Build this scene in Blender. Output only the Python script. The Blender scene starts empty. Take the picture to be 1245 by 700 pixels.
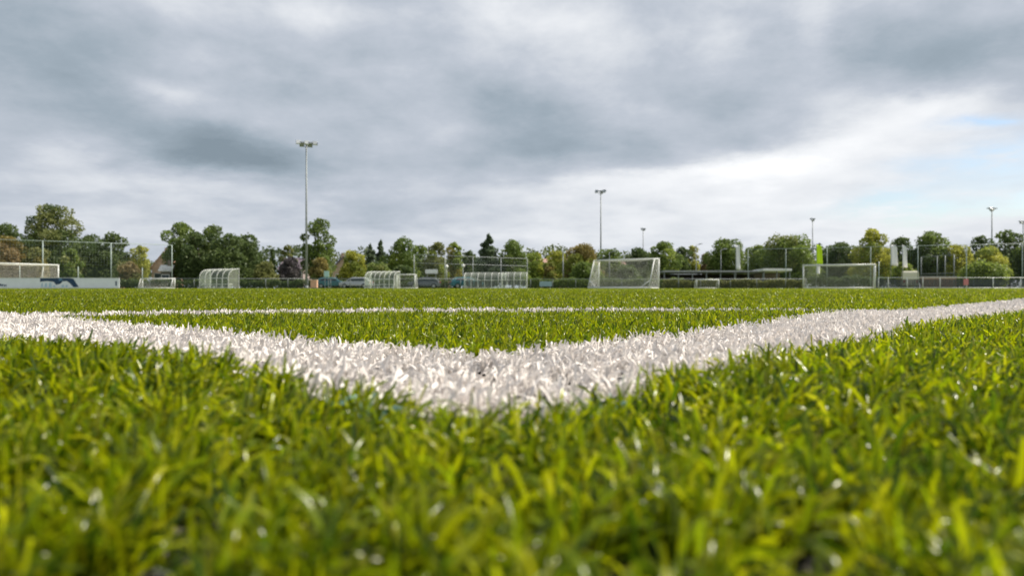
import bpy, bmesh, math, random
import numpy as np
from mathutils import Vector, Matrix, Euler
from math import sin, cos, pi, radians, sqrt, atan2, tan

S = bpy.context.scene
COL = S.collection
random.seed(7)
RNG = np.random.default_rng(11)

# ------------------------------------------------------------------ camera, light, sky
FPX, CX, CY, CAMZ = 883.0, 622.5, 349.5, 0.045
cam = bpy.data.cameras.new("camera")
cam_o = bpy.data.objects.new("camera", cam); COL.objects.link(cam_o)
cam.sensor_width = 36.0
cam.lens = 36.0 * FPX / 1245.0
cam.clip_start = 0.002
cam.clip_end = 6000.0
cam.dof.use_dof = True
cam.dof.focus_distance = 0.6
cam.dof.aperture_fstop = 17.0
cam.dof.aperture_blades = 7
cam_o.location = (0, 0, CAMZ)
cam_o.rotation_euler = (radians(90), 0, 0)
S.camera = cam_o

SUN_AZ, SUN_EL = 74.0, 47.0        # degrees clockwise from the view direction, degrees up
sun = bpy.data.lights.new("sun", 'SUN'); sun.energy = 5.0 ; sun.angle = radians(0.6)
sun.color = (1.0, 0.93, 0.80)
sun_o = bpy.data.objects.new("sun", sun); COL.objects.link(sun_o)
sdir = Vector((sin(radians(SUN_AZ)) * cos(radians(SUN_EL)), cos(radians(SUN_AZ)) * cos(radians(SUN_EL)), sin(radians(SUN_EL))))
sun_o.rotation_euler = sdir.to_track_quat('Z', 'Y').to_euler()
sun_o.location = (20, 20, 40)

S.view_settings.view_transform = 'Standard'
S.view_settings.look = 'None'
S.view_settings.gamma = 1.0
S.view_settings.exposure = 0.48
S.cycles.use_denoising = True
S.cycles.max_bounces = 6
S.cycles.diffuse_bounces = 3
S.cycles.glossy_bounces = 3
S.cycles.transmission_bounces = 4
S.cycles.transparent_max_bounces = 12
S.cycles.sample_clamp_indirect = 6.0
S.cycles.sample_clamp_direct = 0.0

W = bpy.data.worlds.new("World"); S.world = W; W.use_nodes = True
wt = W.node_tree; wt.nodes.clear()

class NT:
    """tiny node-graph helper"""
    def __init__(s, tree): s.t = tree
    def n(s, kind, **kw):
        o = s.t.nodes.new(kind)
        for k, v in kw.items(): setattr(o, k, v)
        return o
    def link(s, a, b): s.t.links.new(a, b)
    def put(s, sock, v):
        if isinstance(v, bpy.types.NodeSocket): s.link(v, sock)
        elif v is not None: sock.default_value = v
    def m(s, op, a, b=None, c=None, clamp=False):
        o = s.n('ShaderNodeMath', operation=op, use_clamp=clamp)
        s.put(o.inputs[0], a)
        if b is not None: s.put(o.inputs[1], b)
        if c is not None: s.put(o.inputs[2], c)
        return o.outputs[0]
    def noise(s, vec, scale, detail=5, rough=0.55, dist=0.0):
        o = s.n('ShaderNodeTexNoise'); s.link(vec, o.inputs['Vector'])
        o.inputs['Scale'].default_value = scale; o.inputs['Detail'].default_value = detail
        o.inputs['Roughness'].default_value = rough; o.inputs['Distortion'].default_value = dist
        return o
    def comb(s, x, y, z):
        o = s.n('ShaderNodeCombineXYZ')
        for i, v in enumerate((x, y, z)): s.put(o.inputs[i], v)
        return o.outputs[0]
    def mix(s, f, a, b):
        o = s.n('ShaderNodeMix', data_type='RGBA')
        s.put(o.inputs[0], f); s.put(o.inputs[6], a); s.put(o.inputs[7], b)
        return o.outputs[2]
    def ramp(s, f, stops):
        o = s.n('ShaderNodeValToRGB'); s.link(f, o.inputs[0])
        e = o.color_ramp.elements
        while len(e) < len(stops): e.new(0.5)
        for q, (p, c) in zip(e, stops): q.position = p; q.color = (*c, 1)
        return o.outputs[0]

g = NT(wt)
tc = g.n('ShaderNodeTexCoord')
sep = g.n('ShaderNodeSeparateXYZ'); g.link(tc.outputs['Generated'], sep.inputs[0])
dx, dy, dz = sep.outputs
az = g.m('ARCTAN2', dx, dy)                    # azimuth from the view direction, + = right
el = g.m('ARCSINE', dz)
zz = g.m('MAXIMUM', dz, 0.0)
den = g.m('ADD', zz, 0.16)
plane = g.comb(g.m('DIVIDE', dx, den), g.m('DIVIDE', dy, den), 0.0)   # a flat cloud deck
wob = g.noise(plane, 1.1, 7, 0.6)
wsep = g.n('ShaderNodeSeparateColor'); g.link(wob.outputs['Color'], wsep.inputs[0])
wz = g.m('SUBTRACT', wsep.outputs[0], 0.5); we = g.m('SUBTRACT', wsep.outputs[1], 0.5)
azw = g.m('MULTIPLY_ADD', wz, 0.22, az)
elw = g.m('MULTIPLY_ADD', we, 0.10, el)

def ang(px, py):
    x = (px - CX) / FPX; z = (CY - py) / FPX
    return atan2(x, 1.0), math.asin(z / sqrt(1 + x * x + z * z))

def blob(px, py, rx, ry, rot=0.0):
    """a soft elliptical cloud mass in azimuth/elevation"""
    a0, e0 = ang(px, py)
    da = g.m('SUBTRACT', azw, a0); de = g.m('SUBTRACT', elw, e0)
    c, s_ = cos(rot), sin(rot)
    u = g.m('ADD', g.m('MULTIPLY', da, c), g.m('MULTIPLY', de, s_))
    v = g.m('SUBTRACT', g.m('MULTIPLY', de, c), g.m('MULTIPLY', da, s_))
    u = g.m('DIVIDE', u, rx / FPX); v = g.m('DIVIDE', v, ry / FPX)
    q = g.m('ADD', g.m('MULTIPLY', u, u), g.m('MULTIPLY', v, v))
    return g.m('EXPONENT', g.m('MULTIPLY', q, -1.0))

big = g.noise(plane, 0.9, 7, 0.6, 0.1).outputs['Fac']
fine = g.noise(plane, 3.6, 10, 0.64, 0.15).outputs['Fac']
bright = g.m('ADD', g.m('MULTIPLY_ADD', az, 0.10, 0.515), g.m('MULTIPLY', g.m('SUBTRACT', big, 0.5), 0.36))
puff = g.noise(g.comb(az, g.m('MULTIPLY', el, 1.7), 3.0), 6.5, 10, 0.60, 0.12).outputs['Fac']
pw = g.m('MULTIPLY', g.m('SUBTRACT', puff, 0.5), g.m('MULTIPLY_ADD', el, 2.4, 0.25, clamp=True))
bright = g.m('ADD', bright, g.m('MULTIPLY', pw, 0.62))
bright = g.m('ADD', bright, g.m('MULTIPLY', g.m('SUBTRACT', fine, 0.5), 0.26))
BLOBS = [  # px, py, radius x, radius y, rotation, amount
    (285, 185, 88, 22, -0.03, -0.40), (240, 160, 120, 26, -0.35, -0.16), (60, 100, 130, 34, -0.30, -0.12),
    (660, 140, 120, 40, -0.35, -0.24), (650, 180, 140, 26, 0.0, -0.14), (860, 130, 70, 30, -0.5, -0.16), (20, 30, 130, 45, 0, -0.12),
    (205, 98, 46, 15, -0.2, 0.20), (90, 180, 75, 18, 0.0, 0.17), (300, 8, 200, 20, 0.0, 0.12), (620, 15, 120, 24, -0.2, 0.12),
    (230, 222, 330, 16, 0.0, 0.14), (150, 272, 300, 22, 0.0, 0.10), (480, 268, 200, 26, 0, -0.08), (640, 285, 260, 30, 0.05, 0.13), (1200, 62, 150, 36, -0.25, -0.34),
    (1000, 35, 26, 34, 0.2, 0.16), (930, 60, 34, 34, 0.5, -0.10), (880, 205, 130, 12, 0.12, 0.24), (1060, 150, 170, 26, 0.32, 0.28), (1000, 205, 160, 30, 0.1, 0.22),
    (1100, 270, 380, 50, 0.0, 0.20), (1150, 110, 110, 14, 0.0, 0.10), (740, 235, 140, 18, 0.1, 0.14), (430, 165, 110, 60, 0, -0.06),
]
for px, py, rx, ry, rot, amt in BLOBS:
    bright = g.m('ADD', bright, g.m('MULTIPLY', blob(px, py, rx, ry, rot), amt))
cl = g.ramp(bright, [(0.0, (0.175, 0.22, 0.26)), (0.25, (0.255, 0.305, 0.355)), (0.5, (0.385, 0.42, 0.475)),
                     (0.75, (0.58, 0.60, 0.63)), (1.0, (0.72, 0.73, 0.745))])
clouds = g.n('ShaderNodeVectorMath', operation='SCALE'); g.link(cl, clouds.inputs[0]); clouds.inputs[3].default_value = 10.0
sky = g.n('ShaderNodeTexSky', sky_type='NISHITA', sun_disc=False)
sky.sun_elevation = radians(SUN_EL); sky.sun_rotation = radians(SUN_AZ)
sky.air_density = 1.0; sky.dust_density = 1.2; sky.ozone_density = 1.5
holes = None
for px, py, rx, ry, rot in [(1220, 193, 70, 19, 0.15), (1105, 246, 60, 12, 0.05), (1195, 142, 32, 8, -0.1), (1235, 236, 40, 9, 0.1)]:
    b = blob(px, py, rx, ry, rot)
    holes = b if holes is None else g.m('ADD', holes, b)
holes = g.m('MULTIPLY', holes, g.m('MULTIPLY_ADD', g.m('SUBTRACT', 0.62, fine), 3.5, 0.5, clamp=True))
holes = g.m('MULTIPLY', holes, 1.0, clamp=True)
col = g.mix(holes, clouds.outputs[0], sky.outputs[0])
bg = g.n('ShaderNodeBackground'); bg.inputs['Strength'].default_value = 0.10
g.link(col, bg.inputs['Color'])
wo = g.n('ShaderNodeOutputWorld'); g.link(bg.outputs[0], wo.inputs[0])

# ------------------------------------------------------------------ helpers
def PX(px, D): return (px - CX) / FPX * D
def HZ(py, D): return (CY - py) / FPX * D + CAMZ      # height that shows at row py, D metres away

def mat(name, color, rough=0.6, metal=0.0, noise=0.0, nscale=8.0, spec=0.4, bump=0.0):
    m = bpy.data.materials.new(name); m.use_nodes = True
    t = NT(m.node_tree); p = m.node_tree.nodes['Principled BSDF']
    p.inputs['Roughness'].default_value = rough; p.inputs['Metallic'].default_value = metal
    p.inputs['Specular IOR Level'].default_value = spec
    c = (*color, 1)
    if noise > 0:
        tcn = t.n('ShaderNodeTexCoord')
        f = t.noise(tcn.outputs['Object'], nscale, 4, 0.6).outputs['Fac']
        lo = tuple(v * (1 - noise) for v in color); hi = tuple(min(1, v * (1 + noise)) for v in color)
        t.link(t.ramp(f, [(0.3, lo), (0.7, hi)]), p.inputs['Base Color'])
        if bump:
            b = t.n('ShaderNodeBump'); b.inputs['Strength'].default_value = bump; t.link(f, b.inputs['Height'])
            t.link(b.outputs[0], p.inputs['Normal'])
    else: p.inputs['Base Color'].default_value = c
    return m

def attr_mat(name, rough=0.5, transl=0.25, spec=0.4, attr='tint', tr_gain=1.3):
    """base colour from each leaf's / fibre's own dye; some light passes through"""
    m = bpy.data.materials.new(name); m.use_nodes = True
    t = NT(m.node_tree); p = m.node_tree.nodes['Principled BSDF']; out = m.node_tree.nodes['Material Output']
    a = t.n('ShaderNodeAttribute', attribute_name=attr)
    t.link(a.outputs['Color'], p.inputs['Base Color'])
    p.inputs['Roughness'].default_value = rough; p.inputs['Specular IOR Level'].default_value = spec
    tr = t.n('ShaderNodeBsdfTranslucent')
    sc = t.n('ShaderNodeVectorMath', operation='SCALE'); t.link(a.outputs['Color'], sc.inputs[0]); sc.inputs[3].default_value = tr_gain
    t.link(sc.outputs[0], tr.inputs[0])
    mx = t.n('ShaderNodeMixShader'); mx.inputs[0].default_value = transl
    t.link(p.outputs[0], mx.inputs[1]); t.link(tr.outputs[0], mx.inputs[2]); t.link(mx.outputs[0], out.inputs[0])
    return m

class MB:
    """collects boxes, tubes and faces, then links them as ONE mesh"""
    def __init__(s): s.v = []; s.f = []
    def add(s, vs, fs):
        o = len(s.v); s.v += [tuple(v) for v in vs]; s.f += [tuple(i + o for i in f) for f in fs]; return s
    def box(s, c, d, rz=0.0):
        cx, cy, cz = c; a, b, h = d[0] / 2, d[1] / 2, d[2] / 2
        vs = []
        for z in (-h, h):
            for x, y in ((-a, -b), (a, -b), (a, b), (-a, b)):
                vs.append((cx + x * cos(rz) - y * sin(rz), cy + x * sin(rz) + y * cos(rz), cz + z))
        return s.add(vs, [(3, 2, 1, 0), (4, 5, 6, 7), (0, 1, 5, 4), (1, 2, 6, 5), (2, 3, 7, 6), (3, 0, 4, 7)])
    def tube(s, p, q, r0, r1=None, n=6, caps=True):
        r1 = r0 if r1 is None else r1
        p, q = Vector(p), Vector(q); d = q - p
        if d.length < 1e-6: return s
        d.normalize(); u = d.orthogonal().normalized(); w = d.cross(u)
        vs = []
        for c, r in ((p, r0), (q, r1)):
            for k in range(n):
                a = 2 * pi * k / n; vs.append(c + (u * cos(a) + w * sin(a)) * r)
        fs = [(k, (k + 1) % n, n + (k + 1) % n, n + k) for k in range(n)]
        if caps: fs += [tuple(range(n - 1, -1, -1)), tuple(range(n, 2 * n))]
        return s.add(vs, fs)
    def path(s, pts, r, n=6):
        for a, b in zip(pts[:-1], pts[1:]): s.tube(a, b, r, r, n)
        return s
    def prism(s, poly, axis, a, b):
        """polygon in the plane across axis (0:x -> (y,z), 1:y -> (x,z), 2:z -> (x,y)), pushed from a to b"""
        def P(u, v, w): return {0: (w, u, v), 1: (u, w, v), 2: (u, v, w)}[axis]
        n = len(poly)
        vs = [P(u, v, a) for u, v in poly] + [P(u, v, b) for u, v in poly]
        return s.add(vs, [tuple(range(n)), tuple(range(2 * n - 1, n - 1, -1))] + [(k, n + k, n + (k + 1) % n, (k + 1) % n) for k in range(n)])
    def build(s, name, m, parent=None, smooth=False, bevel=0.0):
        me = bpy.data.meshes.new(name); me.from_pydata(s.v, [], s.f)
        bm = bmesh.new(); bm.from_mesh(me); bmesh.ops.recalc_face_normals(bm, faces=bm.faces); bm.to_mesh(me); bm.free()
        if smooth: me.polygons.foreach_set('use_smooth', [True] * len(me.polygons))
        me.materials.append(m); me.update()
        o = bpy.data.objects.new(name, me); COL.objects.link(o)
        if parent: o.parent = parent
        if bevel:
            b = o.modifiers.new('soft_edges', 'BEVEL'); b.width = bevel; b.segments = 2; b.limit_method = 'ANGLE'
        return o

def tag(o, label, cat=None, group=None, kind=None):
    if label: o['label'] = label
    if cat: o['category'] = cat
    if group: o['group'] = group
    if kind: o['kind'] = kind
    return o
def thing(name, label, cat, loc=(0, 0, 0), rz=0.0, group=None):
    o = bpy.data.objects.new(name, None); COL.objects.link(o)
    o.empty_display_size = 0.2
    o.location = loc; o.rotation_euler = (0, 0, rz)
    return tag(o, label, cat, group)
def copy_tree(o, parent=None):
    c = o.copy(); COL.objects.link(c); c.parent = parent
    for ch in [k for k in COL.objects if k.parent == o]: copy_tree(ch, c)
    return c

def np_mesh(name, verts, faces, mats, tint=None, smooth=False, nper=4):
    """fast mesh from arrays; faces is (n, nper); tint is one colour per vertex"""
    me = bpy.data.meshes.new(name)
    nv, nf = len(verts), len(faces)
    me.vertices.add(nv); me.vertices.foreach_set('co', np.ascontiguousarray(verts, np.float32).ravel())
    me.loops.add(nf * nper); me.loops.foreach_set('vertex_index', np.ascontiguousarray(faces, np.int32).ravel())
    me.polygons.add(nf)
    me.polygons.foreach_set('loop_start', np.arange(0, nf * nper, nper, dtype=np.int32))
    if smooth: me.polygons.foreach_set('use_smooth', np.ones(nf, bool))
    if tint is not None:
        a = me.attributes.new('tint', 'FLOAT_COLOR', 'POINT')
        c = np.ones((nv, 4), np.float32); c[:, :3] = tint
        a.data.foreach_set('color', c.ravel())
    me.update(calc_edges=True)
    me.materials.append(mats)
    o = bpy.data.objects.new(name, me); COL.objects.link(o)
    return o

# materials
M = {}
M['white_metal'] = mat('white_painted_metal', (0.66, 0.67, 0.65), 0.35, noise=0.06, nscale=3)
M['galv'] = mat('galvanised_steel', (0.25, 0.27, 0.28), 0.6, 0.2, noise=0.15, nscale=4)
M['post_grey'] = mat('grey_green_fence_post', (0.30, 0.36, 0.34), 0.5, noise=0.12, nscale=3)
M['mesh_dark'] = mat('dark_coated_wire', (0.035, 0.055, 0.055), 0.5)
M['net'] = mat('white_net_cord', (0.62, 0.62, 0.60), 0.8)
M['net_sand'] = mat('old_sandy_net_cord', (0.60, 0.56, 0.52), 0.85)
M['board_white'] = mat('white_board_panel', (0.74, 0.77, 0.83), 0.45, noise=0.05, nscale=2)
M['navy'] = mat('navy_print', (0.02, 0.05, 0.11), 0.5)
M['pale_blue'] = mat('pale_blue_print', (0.42, 0.55, 0.68), 0.5)
M['wood_dark'] = mat('dark_stained_timber', (0.035, 0.028, 0.024), 0.75, noise=0.3, nscale=3)
M['roof_sheet'] = mat('pale_grey_roof_sheet', (0.30, 0.31, 0.33), 0.5, noise=0.12, nscale=2)
M['roof_white'] = mat('white_roof_sheet', (0.80, 0.80, 0.78), 0.5, noise=0.05)
M['glass'] = mat('dark_window_glass', (0.02, 0.03, 0.04), 0.08, spec=0.8)
M['rubber'] = mat('black_rubber', (0.015, 0.015, 0.015), 0.8)
M['rim'] = mat('alloy_rim', (0.5, 0.5, 0.52), 0.3, 0.8)
M['lamp_glass'] = mat('lamp_glass', (0.55, 0.57, 0.6), 0.5, spec=0.4)
M['red_glass'] = mat('tail_lamp_red', (0.4, 0.02, 0.02), 0.2)
M['lamp_body'] = mat('lamp_housing_grey', (0.33, 0.35, 0.37), 0.4, 0.4)
M['bark'] = mat('brown_bark', (0.085, 0.06, 0.04), 0.9, noise=0.35, nscale=6, bump=0.4)
M['leaf'] = attr_mat('leaf_surface', 0.55, 0.40, 0.3)
M['fabric_white'] = mat('white_flag_cloth', (0.82, 0.82, 0.84), 0.8)
M['fabric_lime'] = mat('lime_flag_cloth', (0.60, 0.85, 0.02), 0.8)
def polycarb():
    m = bpy.data.materials.new('clear_plastic_sheet'); m.use_nodes = True
    t = NT(m.node_tree); p = m.node_tree.nodes['Principled BSDF']; out = m.node_tree.nodes['Material Output']
    p.inputs['Base Color'].default_value = (0.62, 0.66, 0.58, 1); p.inputs['Roughness'].default_value = 0.25
    tr = t.n('ShaderNodeBsdfTransparent'); tr.inputs[0].default_value = (0.93, 0.96, 0.92, 1)
    mx = t.n('ShaderNodeMixShader'); mx.inputs[0].default_value = 0.20
    t.link(tr.outputs[0], mx.inputs[1]); t.link(p.outputs[0], mx.inputs[2]); t.link(mx.outputs[0], out.inputs[0])
    return m
M['poly'] = polycarb()

# ------------------------------------------------------------------ ground
def turf_height(x, y):
    """slight unevenness of the laid turf, metres"""
    def bump(cx, cy, rx, ry, h): return h * np.exp(-(((x - cx) / rx) ** 2 + ((y - cy) / ry) ** 2))
    return (bump(0.30, 0.66, 0.15, 0.20, 0.0045) + bump(0.115, 0.245, 0.07, 0.07, 0.0046) + bump(0.24, 0.40, 0.10, 0.11, 0.0035)
            + bump(-0.10, 0.215, 0.055, 0.055, 0.0036) + bump(0.078, 0.185, 0.040, 0.045, 0.0040) + bump(-0.075, 0.175, 0.040, 0.040, 0.0028) + bump(-0.165, 0.255, 0.08, 0.07, 0.0050)
            + 0.0008 * np.sin(x * 9 + 1) * np.cos(y * 7) * np.exp(-np.hypot(x, y)))

def ground_material():
    m = bpy.data.materials.new('distant_turf'); m.use_nodes = True
    t = NT(m.node_tree); p = m.node_tree.nodes['Principled BSDF']
    tcn = t.n('ShaderNodeTexCoord')
    a = t.noise(tcn.outputs['Object'], 0.35, 5, 0.6).outputs['Fac']; b = t.noise(tcn.outputs['Object'], 14, 4, 0.7).outputs['Fac']
    f = t.m('ADD', t.m('MULTIPLY', a, 0.4), t.m('MULTIPLY', b, 0.6))
    t.link(t.ramp(f, [(0.3, (0.065, 0.090, 0.015)), (0.7, (0.13, 0.16, 0.03))]), p.inputs['Base Color'])
    p.inputs['Roughness'].default_value = 0.7
    return m
def infill_material():
    m = bpy.data.materials.new('rubber_crumb_infill'); m.use_nodes = True
    t = NT(m.node_tree); p = m.node_tree.nodes['Principled BSDF']
    tcn = t.n('ShaderNodeTexCoord')
    v = t.n('ShaderNodeTexVoronoi'); t.link(tcn.outputs['Object'], v.inputs[0]); v.inputs['Scale'].default_value = 600
    sepc = t.n('ShaderNodeSeparateColor'); t.link(v.outputs['Color'], sepc.inputs[0])
    t.link(t.ramp(sepc.outputs[0], [(0.0, (0.010, 0.010, 0.009)), (0.6, (0.012, 0.011, 0.009)), (0.93, (0.03, 0.027, 0.022)), (0.985, (0.2, 0.18, 0.15))]), p.inputs['Base Color'])
    b = t.n('ShaderNodeBump'); b.inputs['Strength'].default_value = 0.8; b.inputs['Distance'].default_value = 0.001
    t.link(v.outputs['Distance'], b.inputs['Height']); t.link(b.outputs[0], p.inputs['Normal'])
    p.inputs['Roughness'].default_value = 0.95; p.inputs['Specular IOR Level'].default_value = 0.1
    return m
# one big sheet to the horizon (its near part lies just under the rubber infill)
gs = MB(); R = [0, 60, 200, 700, 3500]; NS = 48
gs.v = [(0, 0, -0.004)]
for r in R[1:]:
    for k in range(NS): gs.v.append((r * cos(2 * pi * k / NS), r * sin(2 * pi * k / NS), -0.004))
for k in range(NS): gs.f.append((0, 1 + k, 1 + (k + 1) % NS))
for j in range(len(R) - 2):
    for k in range(NS):
        a = 1 + j * NS; b = a + NS; gs.f.append((a + k, b + k, b + (k + 1) % NS, a + (k + 1) % NS))
o = gs.build('ground', ground_material()); tag(o, 'green turf stretching away to the fences and trees', None, kind='structure')

nx = 240
xs = np.linspace(-4, 4, nx); ys = np.linspace(-1.2, 6, 216)
X, Y = np.meshgrid(xs, ys); Z = turf_height(X, Y) + 0.0096 * np.clip((5.9 - Y) / 1.5, 0, 1)
v = np.stack([X, Y, Z], -1).reshape(-1, 3)
idx = np.arange(v.shape[0]).reshape(X.shape)
f = np.stack([idx[:-1, :-1], idx[:-1, 1:], idx[1:, 1:], idx[1:, :-1]], -1).reshape(-1, 4)
o = np_mesh('rubber_infill_ground', v, f, infill_material()); tag(o, 'dark rubber crumb lying between the turf fibres', None, kind='structure')

# ------------------------------------------------------------------ turf fibres
# painted (tufted) lines, in metres on the ground; edges straight, 12 cm wide
C_OUT = np.array([-0.0055, 0.152]); C_IN = np.array([-0.0187, 0.317])
DL = np.array([-0.745, 0.667]); DR = np.array([0.649, 0.760])
DL /= np.linalg.norm(DL); DR /= np.linalg.norm(DR)
NL = np.array([DL[1], -DL[0]]); NR = np.array([-DR[1], DR[0]])     # pointing into the field
if NL @ (C_IN - C_OUT) < 0: NL = -NL
if NR @ (C_IN - C_OUT) < 0: NR = -NR
LW = 0.117
def side(P, n): return (P - C_OUT) @ n
def line_id(P):
    """0 green, 1 left line, 2 right line, 3 arc, 4 blue"""
    a = side(P, NL); b = side(P, NR)
    r = np.hypot(P[:, 0] - C_OUT[0], P[:, 1] - C_OUT[1])
    out = np.zeros(len(P), int)
    inside = (a > 0) & (b > 0) & (a + b > 0.023)
    out[inside & (r > 0.71) & (r < 0.83) & (a > LW) & (b > LW)] = 3
    out[inside & (a < LW) & (a <= b)] = 1
    out[inside & (b < LW) & (b < a)] = 2
    out[inside & (a + b < 0.030) & (np.sin(P[:, 0] * 900) > 0.5)] = 4
    out[(~inside) & (a > -0.012) & (b > -0.012) & (a + b > 0.014) & (a + b < 0.026) & (np.sin(P[:, 0] * 650) > 0.35)] = 4
    return out

def segdist(x, y):
    xx = np.maximum(np.abs(x) - 0.55, 0); return np.hypot(xx, np.maximum(y, 0) + 2.0 * np.maximum(-y, 0))

R0, DENS, NB = 0.75, 1.8e5, 12
def sample_tufts():
    pts = []
    # rings by geometric growth: rejection sampling in boxes
    edges = [0, 0.75] + list(np.geomspace(1.0, 46, 16))
    for r_lo, r_hi in zip(edges[:-1], edges[1:]):
        dmax = DENS / NB * min(1.0, (R0 / max(r_lo, 1e-3)) ** 2)
        half = 0.62 + 0.86 * r_hi + 0.15
        y0 = -0.25
        n = int(dmax * 2 * half * (r_hi - y0))
        x = RNG.uniform(-half, half, n); y = RNG.uniform(y0, r_hi, n)
        d = segdist(x, y)
        k = (d >= r_lo) & (d < r_hi) & (np.abs(x) < 0.72 + 0.82 * np.maximum(y, 0))
        x, y, d = x[k], y[k], d[k]
        p = np.minimum(1.0, (R0 / np.maximum(d, 1e-3)) ** 2) * DENS / NB / dmax
        k = RNG.random(len(x)) < p
        pts.append(np.stack([x[k], y[k]], -1))
    return np.concatenate(pts)

tufts = sample_tufts()
extra = tufts[(segdist(tufts[:, 0], tufts[:, 1]) < 0.45) & (line_id(tufts) == 0)]
tufts = np.concatenate([tufts, extra + RNG.normal(0, 0.004, extra.shape)])
tl = line_id(tufts)
_k = (tl == 0) | (tl >= 4) | (RNG.random(len(tl)) < np.where(tl == 3, 0.6, 1.0))
tufts, tl = tufts[_k], tl[_k]
n = len(tufts) * NB
base = np.repeat(tufts, NB, 0); lid = np.repeat(tl, NB)
dist = segdist(base[:, 0], base[:, 1])
grow = np.maximum(1.0, dist / R0)
base = base + RNG.normal(0, 1, (n, 2)) * (0.0021 * grow ** 0.8)[:, None]
keep = (np.hypot(base[:, 0], base[:, 1]) > 0.03)
base, lid, dist, grow = base[keep], lid[keep], dist[keep], grow[keep]; n = len(base)
# every blade: a folded, curling ribbon
L = RNG.uniform(0.0078, 0.0145, n) * np.where(RNG.random(n) < 0.05, 1.15, 1.0)
L = np.where((lid > 0), L * 0.68, L)
L = np.where(lid == 4, L * 1.0, L)
wid = RNG.uniform(0.00052, 0.00102, n) * grow ** 0.95
wid = np.where(lid > 0, wid * 1.25, wid)
wid = np.where(lid == 3, wid * 1.3, wid)
azb = RNG.uniform(0, 2 * pi, n)
# the pile is brushed a little to the right and away
lean0 = RNG.uniform(0.0, 0.8, n); curl = RNG.normal(0.85, 0.6, n)
curl = np.where(lid > 0, curl * 1.3, curl)
ux = np.cos(azb) + 0.35; uy = np.sin(azb) + 0.15
nn = np.hypot(ux, uy) + 1e-6; ux /= nn; uy /= nn
twist = RNG.uniform(0, pi, n); twr = RNG.normal(0, 1.2, n)
# colours of the yarn
def blade_tints():
    r = RNG.random(n)[:, None]
    g1 = np.array([0.152, 0.203, 0.003]); g2 = np.array([0.268, 0.296, 0.003]); g3 = np.array([0.048, 0.090, 0.003]); g4 = np.array([0.32, 0.325, 0.008])
    c = np.where(r < 0.42, g1, np.where(r < 0.74, g2, np.where(r < 0.93, g3, g4)))
    c = c * RNG.uniform(0.50, 1.32, (n, 1))
    w = np.array([0.89, 0.83, 0.79]) * RNG.uniform(0.74, 1.04, (n, 1))
    c = np.where((lid > 0)[:, None], w, c)
    c = np.where((lid == 4)[:, None], np.array([0.30, 0.50, 0.52]), c)
    return c
tint = blade_tints()

def make_blades(sel, segs, name, material, label, kind='stuff'):
    m_ = int(sel.sum())
    if m_ == 0: return None
    b = base[sel]; l = L[sel]; w = wid[sel]; x_ = ux[sel]; y_ = uy[sel]; l0 = lean0[sel]; cu = curl[sel]; tw = twist[sel]; tr_ = twr[sel]; tn = tint[sel]
    z0 = turf_height(b[:, 0], b[:, 1]) + 0.0084 + np.where(lid[sel] > 0, 0.0026, 0.0)
    cur = np.stack([b[:, 0], b[:, 1], z0], -1)
    rows = []
    for s in range(segs + 1):
        t = s / segs
        th = np.clip(l0 + cu * t * t * 1.5, -1.7, 1.9)                # angle from vertical
        T = np.stack([np.sin(th) * x_, np.sin(th) * y_, np.cos(th)], -1)
        a = tw + tr_ * t
        B1 = np.stack([-y_, x_, np.zeros(m_)], -1)
        B2 = np.cross(T, B1)
        Wd = B1 * np.cos(a)[:, None] + B2 * np.sin(a)[:, None]
        Nn = -B1 * np.sin(a)[:, None] + B2 * np.cos(a)[:, None]
        prof = (1.0 if s < segs else (0.85 if lid[sel][0] > 0 else 0.6))
        hw = (w * prof / 2)[:, None]
        rows.append(np.stack([cur - Wd * hw, cur + Nn * hw * 0.45, cur + Wd * hw], 1))
        if s < segs: cur = cur + T * (l / segs)[:, None]
    V = np.stack(rows, 1)                        # m, segs+1, 3, 3
    per = (segs + 1) * 3
    fs = []
    for s in range(segs):
        for c in range(2):
            a = s * 3 + c; fs.append((a, a + 1, a + 4, a + 3))
    F = (np.arange(m_)[:, None, None] * per + np.array(fs)[None]).reshape(-1, 4)
    o = np_mesh(name, V.reshape(-1, 3), F, material, np.repeat(tn, per, 0), smooth=True)
    return tag(o, label, None, kind=kind)

M['yarn'] = attr_mat('turf_fibre', 0.24, 0.46, 0.38, tr_gain=1.7)
M['yarn_white'] = attr_mat('white_turf_fibre', 0.5, 0.20, 0.2, tr_gain=1.0)
near = dist < 0.8
make_blades(near & (lid == 0), 5, 'artificial_grass', M['yarn'], 'glossy green artificial grass fibres filling the near ground')
make_blades(~near & (lid == 0), 3, 'artificial_grass', M['yarn'], 'green artificial grass fibres across the far pitch')
make_blades(lid == 1, 5, 'white_line', M['yarn_white'], 'white fibre line running off to the left from the corner', 'structure')
make_blades(lid == 2, 5, 'white_line', M['yarn_white'], 'broad white fibre line running off to the right from the corner', 'structure')
make_blades(lid == 3, 4, 'white_line', M['yarn_white'], 'thin white arc line crossing behind the corner', 'structure')
make_blades(lid == 4, 5, 'blue_fibres', M['yarn_white'], 'light blue turf fibres at the tip of the white corner')
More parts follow.
